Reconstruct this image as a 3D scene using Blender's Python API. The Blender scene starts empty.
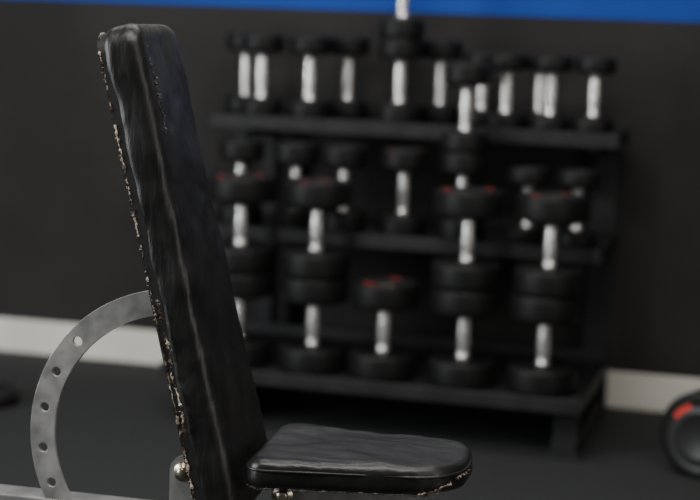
import bpy, bmesh, math, random
from mathutils import Vector, Matrix, Euler
random.seed(7)
scene = bpy.context.scene
COL = scene.collection

# ------------------------------------------------------------ materials
def new_mat(name, color, rough=0.5, metal=0.0, spec=0.5):
    m = bpy.data.materials.new(name); m.use_nodes = True
    b = m.node_tree.nodes['Principled BSDF']
    b.inputs['Base Color'].default_value = (*color, 1)
    b.inputs['Roughness'].default_value = rough
    b.inputs['Metallic'].default_value = metal
    b.inputs['Specular IOR Level'].default_value = spec
    return m, m.node_tree, b

def noise_color(nt, b, c1, c2, scale, lo=0.4, hi=0.6, detail=6):
    tc = nt.nodes.new('ShaderNodeTexCoord')
    n = nt.nodes.new('ShaderNodeTexNoise'); n.inputs['Scale'].default_value = scale; n.inputs['Detail'].default_value = detail
    r = nt.nodes.new('ShaderNodeValToRGB')
    r.color_ramp.elements[0].position = lo; r.color_ramp.elements[0].color = (*c1, 1)
    r.color_ramp.elements[1].position = hi; r.color_ramp.elements[1].color = (*c2, 1)
    nt.links.new(tc.outputs['Object'], n.inputs['Vector'])
    nt.links.new(n.outputs['Fac'], r.inputs['Fac'])
    nt.links.new(r.outputs['Color'], b.inputs['Base Color'])
    return tc, n

def add_bump(nt, b, scale, strength, dist=0.002, detail=8, stretch=(1,1,1), prev=None, distort=0):
    tc = nt.nodes.new('ShaderNodeTexCoord')
    mp = nt.nodes.new('ShaderNodeMapping'); mp.inputs['Scale'].default_value = stretch
    n = nt.nodes.new('ShaderNodeTexNoise'); n.inputs['Scale'].default_value = scale; n.inputs['Detail'].default_value = detail
    n.inputs['Distortion'].default_value = distort
    bp = nt.nodes.new('ShaderNodeBump'); bp.inputs['Strength'].default_value = strength; bp.inputs['Distance'].default_value = dist
    nt.links.new(tc.outputs['Object'], mp.inputs['Vector'])
    nt.links.new(mp.outputs['Vector'], n.inputs['Vector'])
    nt.links.new(n.outputs['Fac'], bp.inputs['Height'])
    if prev: nt.links.new(prev.outputs['Normal'], bp.inputs['Normal'])
    nt.links.new(bp.outputs['Normal'], b.inputs['Normal'])
    return bp

M = {}
m, nt, b = new_mat('wall_paint_charcoal', (0.03,0.03,0.031), 0.85, 0, .25)
noise_color(nt, b, (0.022,0.0205,0.020), (0.028,0.0265,0.0258), 2.5); add_bump(nt, b, 120, 0.15); M['wall'] = m
m, nt, b = new_mat('wall_paint_blue', (0.012,0.085,0.40), 0.7, 0, .25)
noise_color(nt, b, (0.006,0.046,0.28), (0.007,0.053,0.31), 3); M['blue'] = m
m, nt, b = new_mat('upper_wall_added_grey', (0.3,0.3,0.3), 0.7)  # added grey for the unseen upper wall, gives the leather a neutral sheen
noise_color(nt, b, (0.28,0.28,0.28), (0.32,0.32,0.31), 3); M['grey'] = m
m, nt, b = new_mat('baseboard_paint', (0.62,0.60,0.54), 0.5)
noise_color(nt, b, (0.72,0.69,0.61), (0.80,0.77,0.69), 4); M['base'] = m
m, nt, b = new_mat('rubber_floor', (0.03,0.032,0.032), 0.8, 0, .3)
noise_color(nt, b, (0.018,0.020,0.020), (0.036,0.038,0.037), 140, 0.42, 0.62, 3); add_bump(nt, b, 200, 0.3); M['floor'] = m

def leather(name, stretch, s1, s2, rlo, rhi, spec):
    m, nt, b = new_mat(name, (0.012,0.012,0.013), 0.34, 0, spec)
    noise_color(nt, b, (0.005,0.005,0.005), (0.014,0.0135,0.013), 18, 0.35, 0.7)
    p = add_bump(nt, b, 5, s1, 0.02, 4, stretch, None, .9)
    p = add_bump(nt, b, 26, s2, 0.004, 5, stretch, p, 1.3)
    tc = nt.nodes.new('ShaderNodeTexCoord')
    v = nt.nodes.new('ShaderNodeTexVoronoi'); v.inputs['Scale'].default_value = 500
    bp = nt.nodes.new('ShaderNodeBump'); bp.inputs['Strength'].default_value = 0.24; bp.inputs['Distance'].default_value = 0.0006
    nt.links.new(tc.outputs['Object'], v.inputs['Vector']); nt.links.new(v.outputs['Distance'], bp.inputs['Height'])
    nt.links.new(p.outputs['Normal'], bp.inputs['Normal']); nt.links.new(bp.outputs['Normal'], b.inputs['Normal'])
    n = nt.nodes.new('ShaderNodeTexNoise'); n.inputs['Scale'].default_value = 14; n.inputs['Detail'].default_value = 8
    mr = nt.nodes.new('ShaderNodeMapRange'); mr.inputs['To Min'].default_value = rlo; mr.inputs['To Max'].default_value = rhi
    nt.links.new(tc.outputs['Object'], n.inputs['Vector']); nt.links.new(n.outputs['Fac'], mr.inputs['Value']); nt.links.new(mr.outputs['Result'], b.inputs['Roughness'])
    return m
M['leather_back'] = leather('worn_leather_back', (2.0,1.4,0.5), 0.45, .24, .30, .52, .48)
M['leather_seat'] = leather('worn_leather_seat', (0.9,2.0,1), 0.5, .28, .26, .50, .58)
m, nt, b = new_mat('frayed_backing', (0.5,0.42,0.34), 0.9)
noise_color(nt, b, (0.04,0.022,0.015), (0.55,0.46,0.37), 45, 0.43, 0.61); M['fray'] = m
m, nt, b = new_mat('peeled_leather', (0.1,0.09,0.08), 0.7)
noise_color(nt, b, (0.01,0.01,0.01), (0.13,0.11,0.10), 120, 0.45, 0.65); M['peel'] = m
m, nt, b = new_mat('brushed_steel', (0.42,0.42,0.41), 0.45, 0.6)
noise_color(nt, b, (0.30,0.30,0.29), (0.56,0.55,0.53), 22, 0.35, 0.65, 8); add_bump(nt, b, 90, 0.15); M['steel'] = m
m, nt, b = new_mat('frame_grey_paint', (0.33,0.34,0.34), 0.5, 0.4)
noise_color(nt, b, (0.20,0.20,0.20), (0.30,0.30,0.29), 15); M['frame'] = m
m, nt, b = new_mat('zinc_bolt', (0.62,0.55,0.42), 0.3, 1.0); noise_color(nt, b, (0.45,0.38,0.26), (0.75,0.70,0.60), 80); M['bolt'] = m
m, nt, b = new_mat('chrome_handle', (0.95,0.93,0.90), 0.25, 0.88, .8); add_bump(nt, b, 600, 0.4, 0.001); M['chrome'] = m
m, nt, b = new_mat('rubber_head', (0.007,0.007,0.007), 0.5, 0, 0.25); add_bump(nt, b, 200, 0.1); M['rubber'] = m
m, nt, b = new_mat('rubber_endcap', (0.020,0.020,0.021), 0.42, 0, 0.4); add_bump(nt, b, 200, 0.08); M['cap'] = m
m, nt, b = new_mat('label_red', (0.62,0.035,0.02), 0.5); M['red'] = m
m, nt, b = new_mat('label_cream', (0.65,0.5,0.32), 0.5); M['cream'] = m
m, nt, b = new_mat('rack_black_steel', (0.022,0.023,0.025), 0.55, 0, .3)
noise_color(nt, b, (0.013,0.013,0.014), (0.020,0.020,0.021), 12); M['rack'] = m
m, nt, b = new_mat('black_plastic', (0.012,0.012,0.012), 0.5); add_bump(nt, b, 80, 0.1); M['plastic'] = m

# ------------------------------------------------------------ helpers
def link(o, parent=None):
    COL.objects.link(o)
    if parent: o.parent = parent
    return o
def obj_from_bm(name, bm, mats, parent=None, smooth=False):
    me = bpy.data.meshes.new(name); bm.normal_update(); bm.to_mesh(me); bm.free()
    for mm in mats: me.materials.append(mm)
    if smooth:
        for p in me.polygons: p.use_smooth = True
    return link(bpy.data.objects.new(name, me), parent)
def empty(name, loc=(0,0,0), rz=0):
    e = bpy.data.objects.new(name, None); e.location = loc; e.rotation_euler = (0,0,rz); e.empty_display_size = 0.1
    return link(e)
def bm_box(bm, lo, hi, mi=0, mat=None):
    r = bmesh.ops.create_cube(bm, size=1)
    vs = r['verts']
    for v in vs:
        v.co = Vector(((v.co.x+.5)*(hi[0]-lo[0])+lo[0], (v.co.y+.5)*(hi[1]-lo[1])+lo[1], (v.co.z+.5)*(hi[2]-lo[2])+lo[2]))
        if mat: v.co = mat @ v.co
    for f in {f for v in vs for f in v.link_faces}: f.material_index = mi
    return vs
def box(name, lo, hi, mat, parent=None, bevel=0.003):
    bm = bmesh.new(); bm_box(bm, lo, hi)
    o = obj_from_bm(name, bm, [mat], parent)
    if bevel:
        md = o.modifiers.new('bevel','BEVEL'); md.width = bevel; md.segments = 3
    return o
def beam(name, p0, p1, w, d, mat, parent=None, bevel=0.004):
    p0 = Vector(p0); p1 = Vector(p1); L = (p1-p0).length
    z = (p1-p0).normalized(); x = Vector((1,0,0))
    if abs(z.x) > 0.9: x = Vector((0,1,0))
    y = z.cross(x).normalized(); x = y.cross(z).normalized()
    R = Matrix((x,y,z)).transposed().to_4x4(); R.translation = p0
    bm = bmesh.new(); bm_box(bm, (-w/2,-d/2,0), (w/2,d/2,L), 0, R)
    o = obj_from_bm(name, bm, [mat], parent)
    md = o.modifiers.new('bevel','BEVEL'); md.width = bevel; md.segments = 3
    return o
def lathe(bm, prof, seg=40, mats=None, xf=None):
    rings = []
    for r, z in prof:
        if r < 1e-6:
            rings.append([bm.verts.new((0,0,z))])
        else:
            rings.append([bm.verts.new((r*math.cos(2*math.pi*i/seg), r*math.sin(2*math.pi*i/seg), z)) for i in range(seg)])
    fs = []
    for k in range(len(rings)-1):
        a, c = rings[k], rings[k+1]
        for i in range(seg):
            j = (i+1) % seg
            if len(a) == 1 and len(c) == 1: continue
            if len(a) == 1: f = bm.faces.new((a[0], c[j], c[i]))
            elif len(c) == 1: f = bm.faces.new((a[i], a[j], c[0]))
            else: f = bm.faces.new((a[i], a[j], c[j], c[i]))
            f.material_index = mats[k] if mats else 0
            f.smooth = True
            fs.append(f)
    if xf:
        for r in rings:
            for v in r: v.co = xf @ v.co
    return fs
def arc_patch(bm, r0, r1, a0, a1, z, mi, flip=False, n=10):
    vs0 = []; vs1 = []
    for i in range(n+1):
        a = a0+(a1-a0)*i/n
        vs0.append(bm.verts.new((r0*math.cos(a), r0*math.sin(a), z))); vs1.append(bm.verts.new((r1*math.cos(a), r1*math.sin(a), z)))
    for i in range(n):
        q = (vs0[i], vs1[i], vs1[i+1], vs0[i+1])
        f = bm.faces.new(q if not flip else q[::-1]); f.material_index = mi

# ------------------------------------------------------------ dumbbell meshes
def dumbbell_mesh(name, L, D, ht, hr, label):
    bm = bmesh.new(); R = D/2
    prof = [(0,0.0015),(R*.50,0.0015),(R*.52,0.0),(R*.56,0.0),(R*.58,0.002),(R*.80,0.002),(R*.82,0),(R*.88,0),(R*.95,.002),(R*.99,.005),(R,.010),
            (R,ht-.014),(R*.985,ht-.007),(R*.94,ht-.003),(R*.84,ht),(R*.50,ht),(R*.42,ht+.003),(hr*1.2,ht+.003)]
    mats = [1,1,1,1,1]+[0]*12
    lathe(bm, prof, 48, mats)
    flip = Matrix.Translation((0,0,L)) @ Matrix.Diagonal((1,1,-1,1))
    fs = lathe(bm, prof, 48, mats, flip)
    bmesh.ops.reverse_faces(bm, faces=fs)
    g = ht+.003
    lathe(bm, [(hr*1.16,g-.002),(hr*1.16,g+.004),(hr*1.05,g+.006),(hr*.93,g+.008),(hr*.93,g+.014),(hr*1.02,L*.42),(hr*1.07,L*.5),(hr*1.02,L*.58),
               (hr*.93,L-g-.014),(hr*.93,L-g-.008),(hr*1.05,L-g-.006),(hr*1.16,L-g-.004),(hr*1.16,L-g+.002)], 32, [2]*12)
    for z, fl in ((L-.0014, False), (0.0014, True)):
        rad = math.radians
        if label == 1:
            arc_patch(bm, R*.60, R*.79, rad(218), rad(250), z, 3, fl)
            arc_patch(bm, R*.62, R*.77, rad(266), rad(276), z, 4, fl, 4)
            arc_patch(bm, R*.62, R*.77, rad(286), rad(297), z, 4, fl, 4)
            arc_patch(bm, R*.60, R*.79, rad(64), rad(90), z, 3, fl)
        elif label == 2:
            arc_patch(bm, R*.64, R*.76, rad(-70), rad(-32), z, 3, fl)
            arc_patch(bm, R*.64, R*.76, rad(-20), rad(-8), z, 4, fl)
            arc_patch(bm, R*.64, R*.76, rad(110), rad(150), z, 3, fl)
    me = bpy.data.meshes.new(name); bm.normal_update(); bm.to_mesh(me); bm.free()
    for k in ('rubber','cap','chrome','red','cream'): me.materials.append(M[k])
    return me
ME = {
 'top': dumbbell_mesh('dumbbell_light', .245, .126, .055, .0160, 0),
 'mid': dumbbell_mesh('dumbbell_medium', .248, .132, .060, .0160, 1),
 'midn': dumbbell_mesh('dumbbell_medium_plain', .248, .132, .060, .0160, 0),
 'sml': dumbbell_mesh('dumbbell_small', .215, .118, .046, .0155, 0),
 'big': dumbbell_mesh('dumbbell_heavy', .270, .192, .073, .0170, 1),
 'xl':  dumbbell_mesh('dumbbell_extra_heavy', .33, .230, .095, .0170, 2),
}
def dumbbell(kind, x, y, z, rz=None):
    o = bpy.data.objects.new('dumbbell', ME[kind]); o.location = (x,y,z)
    o.rotation_euler = (0,0, random.uniform(-.5,.5) if rz is None else rz)
    return link(o)

# ------------------------------------------------------------ room
WY = 5.03; ZB = 1.182
bm = bmesh.new()
bm_box(bm, (-5.0,WY,0), (3.0,WY+.12,ZB), 0)
bm_box(bm, (-5.0,WY,ZB), (3.0,WY+.12,1.36), 1)
bm_box(bm, (-5.0,WY,1.36), (3.0,WY+.12,2.9), 2)  # out of view: blue stops low, grey added so leather reflects less blue
obj_from_bm('wall_back', bm, [M['wall'], M['blue'], M['grey']])
box('floor', (-5.0,-1.5,-.1), (3.0,WY+.12,0), M['floor'], None, 0)
box('baseboard_back', (-5.0,WY-.016,0), (3.0,WY,.113), M['base'], None, .004)

# ------------------------------------------------------------ rack
XL, XR = -1.68, -.47
rack = empty('dumbbell_rack', ((XL+XR)/2, 4.65, 0))
def rl(p): return (p[0]-(XL+XR)/2, p[1]-4.65, p[2])
def rbox(n, lo, hi, bevel=.004): return box(n, rl(lo), rl(hi), M['rack'], rack, bevel)
def tray(n, y0, y1, zt, lip, xr):
    rbox(n+'_deck', (XL,y0,zt-.006), (xr,y1,zt), .001)
    rbox(n+'_front_lip', (XL,y0-.014,zt-lip), (xr,y0,zt+.006))
    rbox(n+'_rear_lip', (XL,y1,zt-lip), (xr,y1+.012,zt+.03))
    rbox(n+'_end_left', (XL-.004,y0-.014,zt-lip), (XL,y1,zt+.006), .001)
    rbox(n+'_end_right', (xr,y0-.014,zt-lip), (xr+.004,y1,zt+.006), .001)
tray('bottom_tray', 4.323, 4.90, .165, .034, -.492)
tray('middle_tray', 4.527, 4.90, .545, .034, -.485)
tray('top_tray', 4.677, 4.95, .855, .036, -.470)
for i, x in enumerate((XL+.018, -.505)):
    s = 'left' if i == 0 else 'right'
    beam('upright_rear_'+s, rl((x,4.93,.0)), rl((x,4.93,.84)), .034, .045, M['rack'], rack)
for i, x in enumerate((XL+.11, XR-.065)):
    s = 'left' if i == 0 else 'right'
    beam('leg_front_'+s, rl((x,4.40,.012)), rl((x,4.40,.16)), .065, .05, M['rack'], rack)
    beam('foot_rail_'+s, rl((x,4.36,.03)), rl((x,4.95,.03)), .07, .04, M['rack'], rack)
    rbox('foot_pad_'+s, (x-.045,4.345,0), (x+.045,4.45,.012), .002)
    for k, (ya, yb, z) in enumerate(((4.54,4.92,.505),(4.69,4.92,.815))):
        beam(f'bracket_{s}_{k+1}', rl((x,ya,z)), rl((x,yb,z-.02)), .03, .02, M['rack'], rack)
    beam('upright_inner_'+s, rl((x,4.925,.0)), rl((x,4.925,.83)), .05, .04, M['rack'], rack)

# ------------------------------------------------------------ dumbbells on rack
ZT = .8555
for x, y in ((-1.640,4.875),(-1.548,4.75),(-1.398,4.75),(-1.311,4.865),(-1.023,4.86)): dumbbell('top', x, y, ZT)
for x, y in ((-.895,4.86),(-.804,4.745),(-.675,4.745),(-.725,4.875),(-.553,4.77)): dumbbell('sml', x, y, ZT)
for k in range(2): dumbbell('midn', -1.123, 4.755, ZT+k*.248)
for x in (-1.553,-1.385,-1.240,-1.062): dumbbell('mid' if x in (-1.385,-1.062) else 'midn', x, 4.595, .5455)
for k in range(2): dumbbell('midn', -.891, 4.597, .5455+k*.248)
for x in (-.703,-.564): dumbbell('sml', x, 4.60, .5455)
for x, n in ((-1.495,2),(-1.266,2),(-1.060,1),(-.837,2),(-.610,2)):
    for k in range(n): dumbbell('big', x+random.uniform(-.004,.004), 4.425, .1655+k*.270)

# dumbbell lying on floor at right
o = bpy.data.objects.new('dumbbell', ME['xl'])
d = Vector((-.38,-.92,0)).normalized()
q = d.to_track_quat('Z','Y')
o.rotation_mode = 'QUATERNION'; o.rotation_quaternion = q
o.location = Vector((-.052,4.58,.115)) ; link(o)

# weight plate on floor at left
bm = bmesh.new()
lathe(bm, [(.026,.004),(.05,0.0),(.11,0),(.12,.006),(.12,.036),(.112,.044),(.098,.044),(.092,.034),(.055,.034),(.050,.046),(.028,.046),(.026,.042),(.026,.004)], 56, [0]*12)
pl = obj_from_bm('weight_plate', bm, [M['plastic']]); pl.location = (-2.255,4.32,0)

# ------------------------------------------------------------ weight bench
BA = math.radians(2.8)
bench = empty('weight_bench', (-.631,2.502,0), BA)

def rounded_outline(a0, a1, w0, w1, rad0, rad1, n=12):
    pts = []
    for (a, b, r, s) in ((a0,-w0/2,rad0,180),(a1,-w1/2,rad1,270),(a1,w1/2,rad1,0),(a0,w0/2,rad0,90)):
        ca = a + (r if a == a0 else -r); cb = b + (r if b < 0 else -r)
        for i in range(n+1):
            t = math.radians(s+90*i/n)
            pts.append((ca+r*math.cos(t), cb+r*math.sin(t)))
    return pts
def pad(name, pts, t, mat, parent, to3d, bevel, disp, smooth=6):
    bm = bmesh.new()
    lo = [bm.verts.new(to3d(a,b,0)) for a,b in pts]; hi = [bm.verts.new(to3d(a,b,t)) for a,b in pts]
    bm.faces.new(lo[::-1]); bm.faces.new(hi)
    for i in range(len(pts)):
        j = (i+1) % len(pts); bm.faces.new((lo[i],lo[j],hi[j],hi[i]))
    bmesh.ops.recalc_face_normals(bm, faces=bm.faces)
    o = obj_from_bm(name, bm, [mat], parent, True)
    md = o.modifiers.new('bevel','BEVEL'); md.width = bevel; md.segments = 6; md.limit_method = 'ANGLE'; md.angle_limit = math.radians(50)
    md = o.modifiers.new('remesh','REMESH'); md.mode = 'VOXEL'; md.voxel_size = .0032; md.use_smooth_shade = True
    md = o.modifiers.new('smooth','SMOOTH'); md.iterations = smooth; md.factor = .5
    for i, (sz, st) in enumerate(disp):
        tx = bpy.data.textures.new(name+'_cloud%d' % i, 'CLOUDS'); tx.noise_scale = sz; tx.noise_depth = 1
        md = o.modifiers.new('wrinkle%d' % i,'DISPLACE'); md.texture = tx; md.strength = st; md.mid_level = .5
    return o
def rough_strip(name, path, nrm_pairs, rad, mat, parent, n_tufts, tuft, seed, gaps=0.0):
    """irregular torn ribbon: lumpy tube following path (with gaps) plus short loose threads"""
    rnd = random.Random(seed); bm = bmesh.new(); K = 6; prev = None; gap = 0
    for i, p in enumerate(path):
        if gap > 0: gap -= 1; prev = None; continue
        if rnd.random() < gaps: gap = rnd.randint(1,4)
        t = (path[min(i+1,len(path)-1)]-path[max(i-1,0)]).normalized()
        u = t.orthogonal().normalized(); v = t.cross(u)
        r = rad*rnd.choice((.25,.4,.6,.9,1.5)); c = p+Vector([rnd.uniform(-1,1)*rad*.6 for _ in range(3)])
        ring = [bm.verts.new(c+(u*math.cos(2*math.pi*k/K)+v*math.sin(2*math.pi*k/K))*r*rnd.uniform(.6,1.3)) for k in range(K)]
        if prev:
            for k in range(K): bm.faces.new((prev[k],prev[(k+1)%K],ring[(k+1)%K],ring[k]))
        prev = ring
    for _ in range(n_tufts):
        p = rnd.choice(path); dv = Vector([rnd.uniform(-1,1) for _ in range(3)])+nrm_pairs*1.0
        dv = dv.normalized()*rnd.uniform(.3,1)*tuft; s = dv.orthogonal().normalized()*tuft*.14
        b0 = p+Vector([rnd.uniform(-1,1)*rad for _ in range(3)])
        bm.faces.new((bm.verts.new(b0-s), bm.verts.new(b0+s), bm.verts.new(b0+dv)))
    return obj_from_bm(name, bm, [mat], parent)

AL = math.radians(-14.1)
RB = Matrix.Translation((-.25,0,.445)) @ Matrix.Rotation(AL, 4, 'Y')
def back3(a, b, c): return RB @ Vector((c,b,a))
T = .064; BW0, BW1 = .236, .208; A0, A1 = -.095, .698
pts = rounded_outline(A0, A1, BW0, BW1, .03, .036)
pad('backrest_pad', pts, T, M['leather_back'], bench, lambda a,b,c: back3(a,b,c), .020, ((.12,.008),(.045,.0028)), 8)
bm = bmesh.new()
p2 = rounded_outline(A0+.004, A1-.005, BW0-.006, BW1-.006, .03, .036)
lo = [bm.verts.new(back3(a,b,-.006)) for a,b in p2]; hi = [bm.verts.new(back3(a,b,.012)) for a,b in p2]
bm.faces.new(lo[::-1]); bm.faces.new(hi)
for i in range(len(p2)):
    j = (i+1) % len(p2); bm.faces.new((lo[i],lo[j],hi[j],hi[i]))
bmesh.ops.recalc_face_normals(bm, faces=bm.faces)
obj_from_bm('backrest_board', bm, [M['plastic']], bench)
def resample(poly, step):
    out = []
    for i in range(len(poly)-1):
        a, b_ = poly[i], poly[i+1]; n = max(1, int((b_-a).length/step))
        for k in range(n): out.append(a.lerp(b_, k/n))
    out.append(poly[-1]); return out
near_top = [back3(a,b,-.003) for a,b in p2[7:39]]
rough_strip('backrest_frayed_edge', resample(near_top, .004), RB.to_3x3() @ Vector((-.6,-.6,0)), .0017, M['fray'], bench, 520, .0055, 3, .07)
rag = [back3(a,b,c) for a,b,c in ((.05,-.1195,.005),(.10,-.1185,.010),(.15,-.1175,.004),(.19,-.1165,.011),(.23,-.1155,.005),(.27,-.115,.008))]
rough_strip('backrest_torn_seam', resample(rag, .003), RB.to_3x3() @ Vector((.2,-.8,0)), .0022, M['fray'], bench, 120, .006, 8, .2)
tear = [back3(a,b,c) for a,b,c in ((.672,-.070,.061),(.635,-.076,.0635),(.60,-.070,.065),(.575,-.078,.0645),(.545,-.072,.065),(.52,-.080,.0645))]
rough_strip('backrest_tear', resample(tear, .003), RB.to_3x3() @ Vector((.5,-.5,0)), .0022, M['peel'], bench, 140, .010, 5, .15)
tear2 = [back3(a,b,c) for a,b,c in ((.691,-.05,.010),(.696,-.03,.022),(.696,.0,.033),(.692,.04,.04))]
rough_strip('backrest_top_tear', resample(tear2, .003), Vector((0,0,1)), .0018, M['fray'], bench, 70, .005, 6, .25)
bm = bmesh.new(); bm_box(bm, (-.018,-.02,-.10), (-.006,.02,.42), 0, RB)
obj_from_bm('backrest_spine', bm, [M['frame']], bench)

# seat
SX = -.011
seat_pts = rounded_outline(-.15+SX, .189+SX, .262, .212, .035, .088)
ST = math.radians(-1.0)
RS = Matrix.Translation((0,0,.428)) @ Matrix.Rotation(ST, 4, 'Y')
def seat3(a, b, c): return RS @ Vector((a,b,c))
pad('seat_pad', seat_pts, .047, M['leather_seat'], bench, seat3, .015, ((.11,.009),(.04,.003)), 8)
def closed_tube(name, poly, r, mat, parent):
    cu = bpy.data.curves.new(name,'CURVE'); cu.dimensions = '3D'; cu.bevel_depth = r; cu.bevel_resolution = 3
    sp = cu.splines.new('POLY'); sp.points.add(len(poly)-1)
    for i, p in enumerate(poly): sp.points[i].co = (*p,1)
    sp.use_cyclic_u = True; cu.materials.append(mat)
    return link(bpy.data.objects.new(name, cu), parent)
pip = rounded_outline(-.148+SX, .187+SX, .260, .210, .035, .087)
closed_tube('seat_piping', [seat3(a,b,.031) for a,b in pip], .0026, M['leather_seat'], bench)
fr = [seat3(a,b,c) for (a,b),c in zip(seat_pts[15:25], (.004,.006,.008,.012,.018,.022,.024,.026,.028,.03))]
rough_strip('seat_frayed_corner', resample(fr, .003), Vector((.7,-.5,0)), .0022, M['fray'], bench, 60, .006, 9, .15)
fr = [seat3(a,b,.003) for (a,b) in seat_pts[4:20]]
rough_strip('seat_frayed_edge', resample(fr, .005), Vector((0,-.6,-.4)), .0012, M['peel'], bench, 120, .005, 10, .1)

# adjustment arc plate with holes
CX, CZ, RO, RI, PY = -.302, .460, .252, .211, -.022
cu = bpy.data.curves.new('adjustment_arc','CURVE'); cu.dimensions = '2D'; cu.fill_mode = 'BOTH'; cu.extrude = .003; cu.bevel_depth = .0006
def poly2d(pts):
    sp = cu.splines.new('POLY'); sp.points.add(len(pts)-1)
    for i, p in enumerate(pts): sp.points[i].co = (p[0],p[1],0,1)
    sp.use_cyclic_u = True
a0, a1 = math.radians(92), math.radians(216)
N = 60
outer = [(RO*math.cos(a0+(a1-a0)*i/N), RO*math.sin(a0+(a1-a0)*i/N)) for i in range(N+1)]
inner = [(RI*math.cos(a1-(a1-a0)*i/N), RI*math.sin(a1-(a1-a0)*i/N)) for i in range(N+1)]
poly2d(outer+inner)
RM = (RO+RI)/2
for deg in (138,154,170,187,202):
    c = (RM*math.cos(math.radians(deg)), RM*math.sin(math.radians(deg)))
    poly2d([(c[0]+.0085*math.cos(2*math.pi*k/24), c[1]+.0085*math.sin(2*math.pi*k/24)) for k in range(24)])
cu.materials.append(M['steel'])
arc = link(bpy.data.objects.new('adjustment_arc', cu), bench)
arc.location = (CX,PY,CZ); arc.rotation_euler = (math.radians(90),0,0)

# frame
F = M['frame']
beam('main_beam', (-.78,0,.322), (.16,0,.317), .055, .05, F, bench)
beam('front_leg', (.12,0,.31), (.27,0,.03), .05, .05, F, bench)
beam('front_foot', (.28,-.20,.03), (.28,.20,.03), .05, .05, F, bench)
beam('rear_leg', (-.74,0,.31), (-.84,0,.03), .05, .05, F, bench)
beam('rear_foot', (-.85,-.26,.03), (-.85,.26,.03), .05, .05, F, bench)
beam('lower_brace', (-.83,0,.06), (.27,0,.06), .04, .04, F, bench)
for i, (x, y) in enumerate(((.28,-.215),(.28,.215),(-.85,-.275),(-.85,.275))):
    box('rubber_foot_%d' % (i+1), (x-.032,y-.025,0), (x+.032,y+.025,.058), M['plastic'], bench, .006)
for s in (-1,1):
    n = 'near' if s < 0 else 'far'
    y = s*.058
    bm = bmesh.new(); prof = []
    for k in range(13):
        t = math.radians(180*k/12); prof.append((-.274+.026*math.cos(t), .424+.026*math.sin(t)))
    prof += [(-.300,.30),(-.248,.30)]
    A = [bm.verts.new((x,y-.003,z)) for x,z in prof]; B = [bm.verts.new((x,y+.003,z)) for x,z in prof]
    bm.faces.new(A); bm.faces.new(B[::-1])
    for i in range(len(prof)):
        j = (i+1) % len(prof); bm.faces.new((A[j],A[i],B[i],B[j]))
    bmesh.ops.recalc_face_normals(bm, faces=bm.faces)
    obj_from_bm('pivot_plate_'+n, bm, [M['steel']], bench)
    box('seat_bracket_'+n, (-.13, min(s*.045,s*.062), .392), (.12, max(s*.045,s*.062), .422), M['steel'], bench, .002)
    beam('seat_post_'+n, (-.02,s*.04,.33), (-.02,s*.05,.40), .04, .012, F, bench, .002)
def bolt(name, x, z, y0, y1, r):
    bm = bmesh.new()
    xf = Matrix.Translation((x,y0,z)) @ Matrix.Rotation(math.radians(-90),4,'X')
    L = y1-y0
    lathe(bm, [(0,0),(r*.45,0),(r*.55,.003),(r*.55,.007),(r*.95,.007),(r,.009),(r,.014),(r*.4,.014),(r*.4,L-.014),(r,L-.014),(r,L-.009),(r*.55,L-.007),(r*.55,L),(0,L)], 24, [0]*13, xf)
    bmesh.ops.recalc_face_normals(bm, faces=bm.faces)
    obj_from_bm(name, bm, [M['bolt']], bench)
bolt('pivot_bolt', -.276, .424, -.075, .075, .016)
bolt('seat_hinge_bolt', -.105, .408, -.095, .095, .017)

# ------------------------------------------------------------ lights
def area(name, loc, target, sx, sy, power, color=(1,1,1)):
    l = bpy.data.lights.new(name,'AREA'); l.shape = 'RECTANGLE'; l.size = sx; l.size_y = sy; l.energy = power; l.color = color
    o = bpy.data.objects.new(name, l); o.location = loc
    o.rotation_euler = (Vector(target)-Vector(loc)).to_track_quat('-Z','Y').to_euler(); link(o); return o
area('ceiling_light_front', (-.6,1.6,2.9), (-.8,3.2,0), 2.4, .6, 64, (1,.97,.93))
area('ceiling_light_rack', (-1.3,3.7,2.9), (-1.1,4.3,0), 2.4, .4, 34, (1,.98,.96))
area('added_fill_left', (-4.0,1.4,1.4), (-.9,3.6,.6), 1.2, 2.2, 108, (.95,.98,1))  # added fill panel, no actual window; brightens the chrome handles
area('added_fill_right', (1.9,1.0,1.4), (-.8,3.6,.6), .8, 2.2, 22, (1,.96,.9))  # weaker added fill from the right, not a real window
w = bpy.data.worlds.new('world'); scene.world = w; w.use_nodes = True
bg = w.node_tree.nodes['Background']; bg.inputs['Color'].default_value = (.88,.87,.86,1); bg.inputs['Strength'].default_value = .085

# ------------------------------------------------------------ camera
cam = bpy.data.cameras.new('camera'); co = bpy.data.objects.new('camera', cam); link(co)
cam.lens = 85; cam.sensor_width = 36; cam.clip_start = .05
th, ph, roll = math.radians(14.8), math.radians(7.9), .036
f = Vector((-math.sin(th)*math.cos(ph), math.cos(th)*math.cos(ph), -math.sin(ph)))
mat = f.to_track_quat('-Z','Y').to_matrix().to_4x4() @ Matrix.Rotation(roll, 4, 'Z')
mat.translation = (0,0,1.15); co.matrix_world = mat
cam.dof.use_dof = True; cam.dof.focus_distance = 2.60; cam.dof.aperture_fstop = 2.5
scene.camera = co
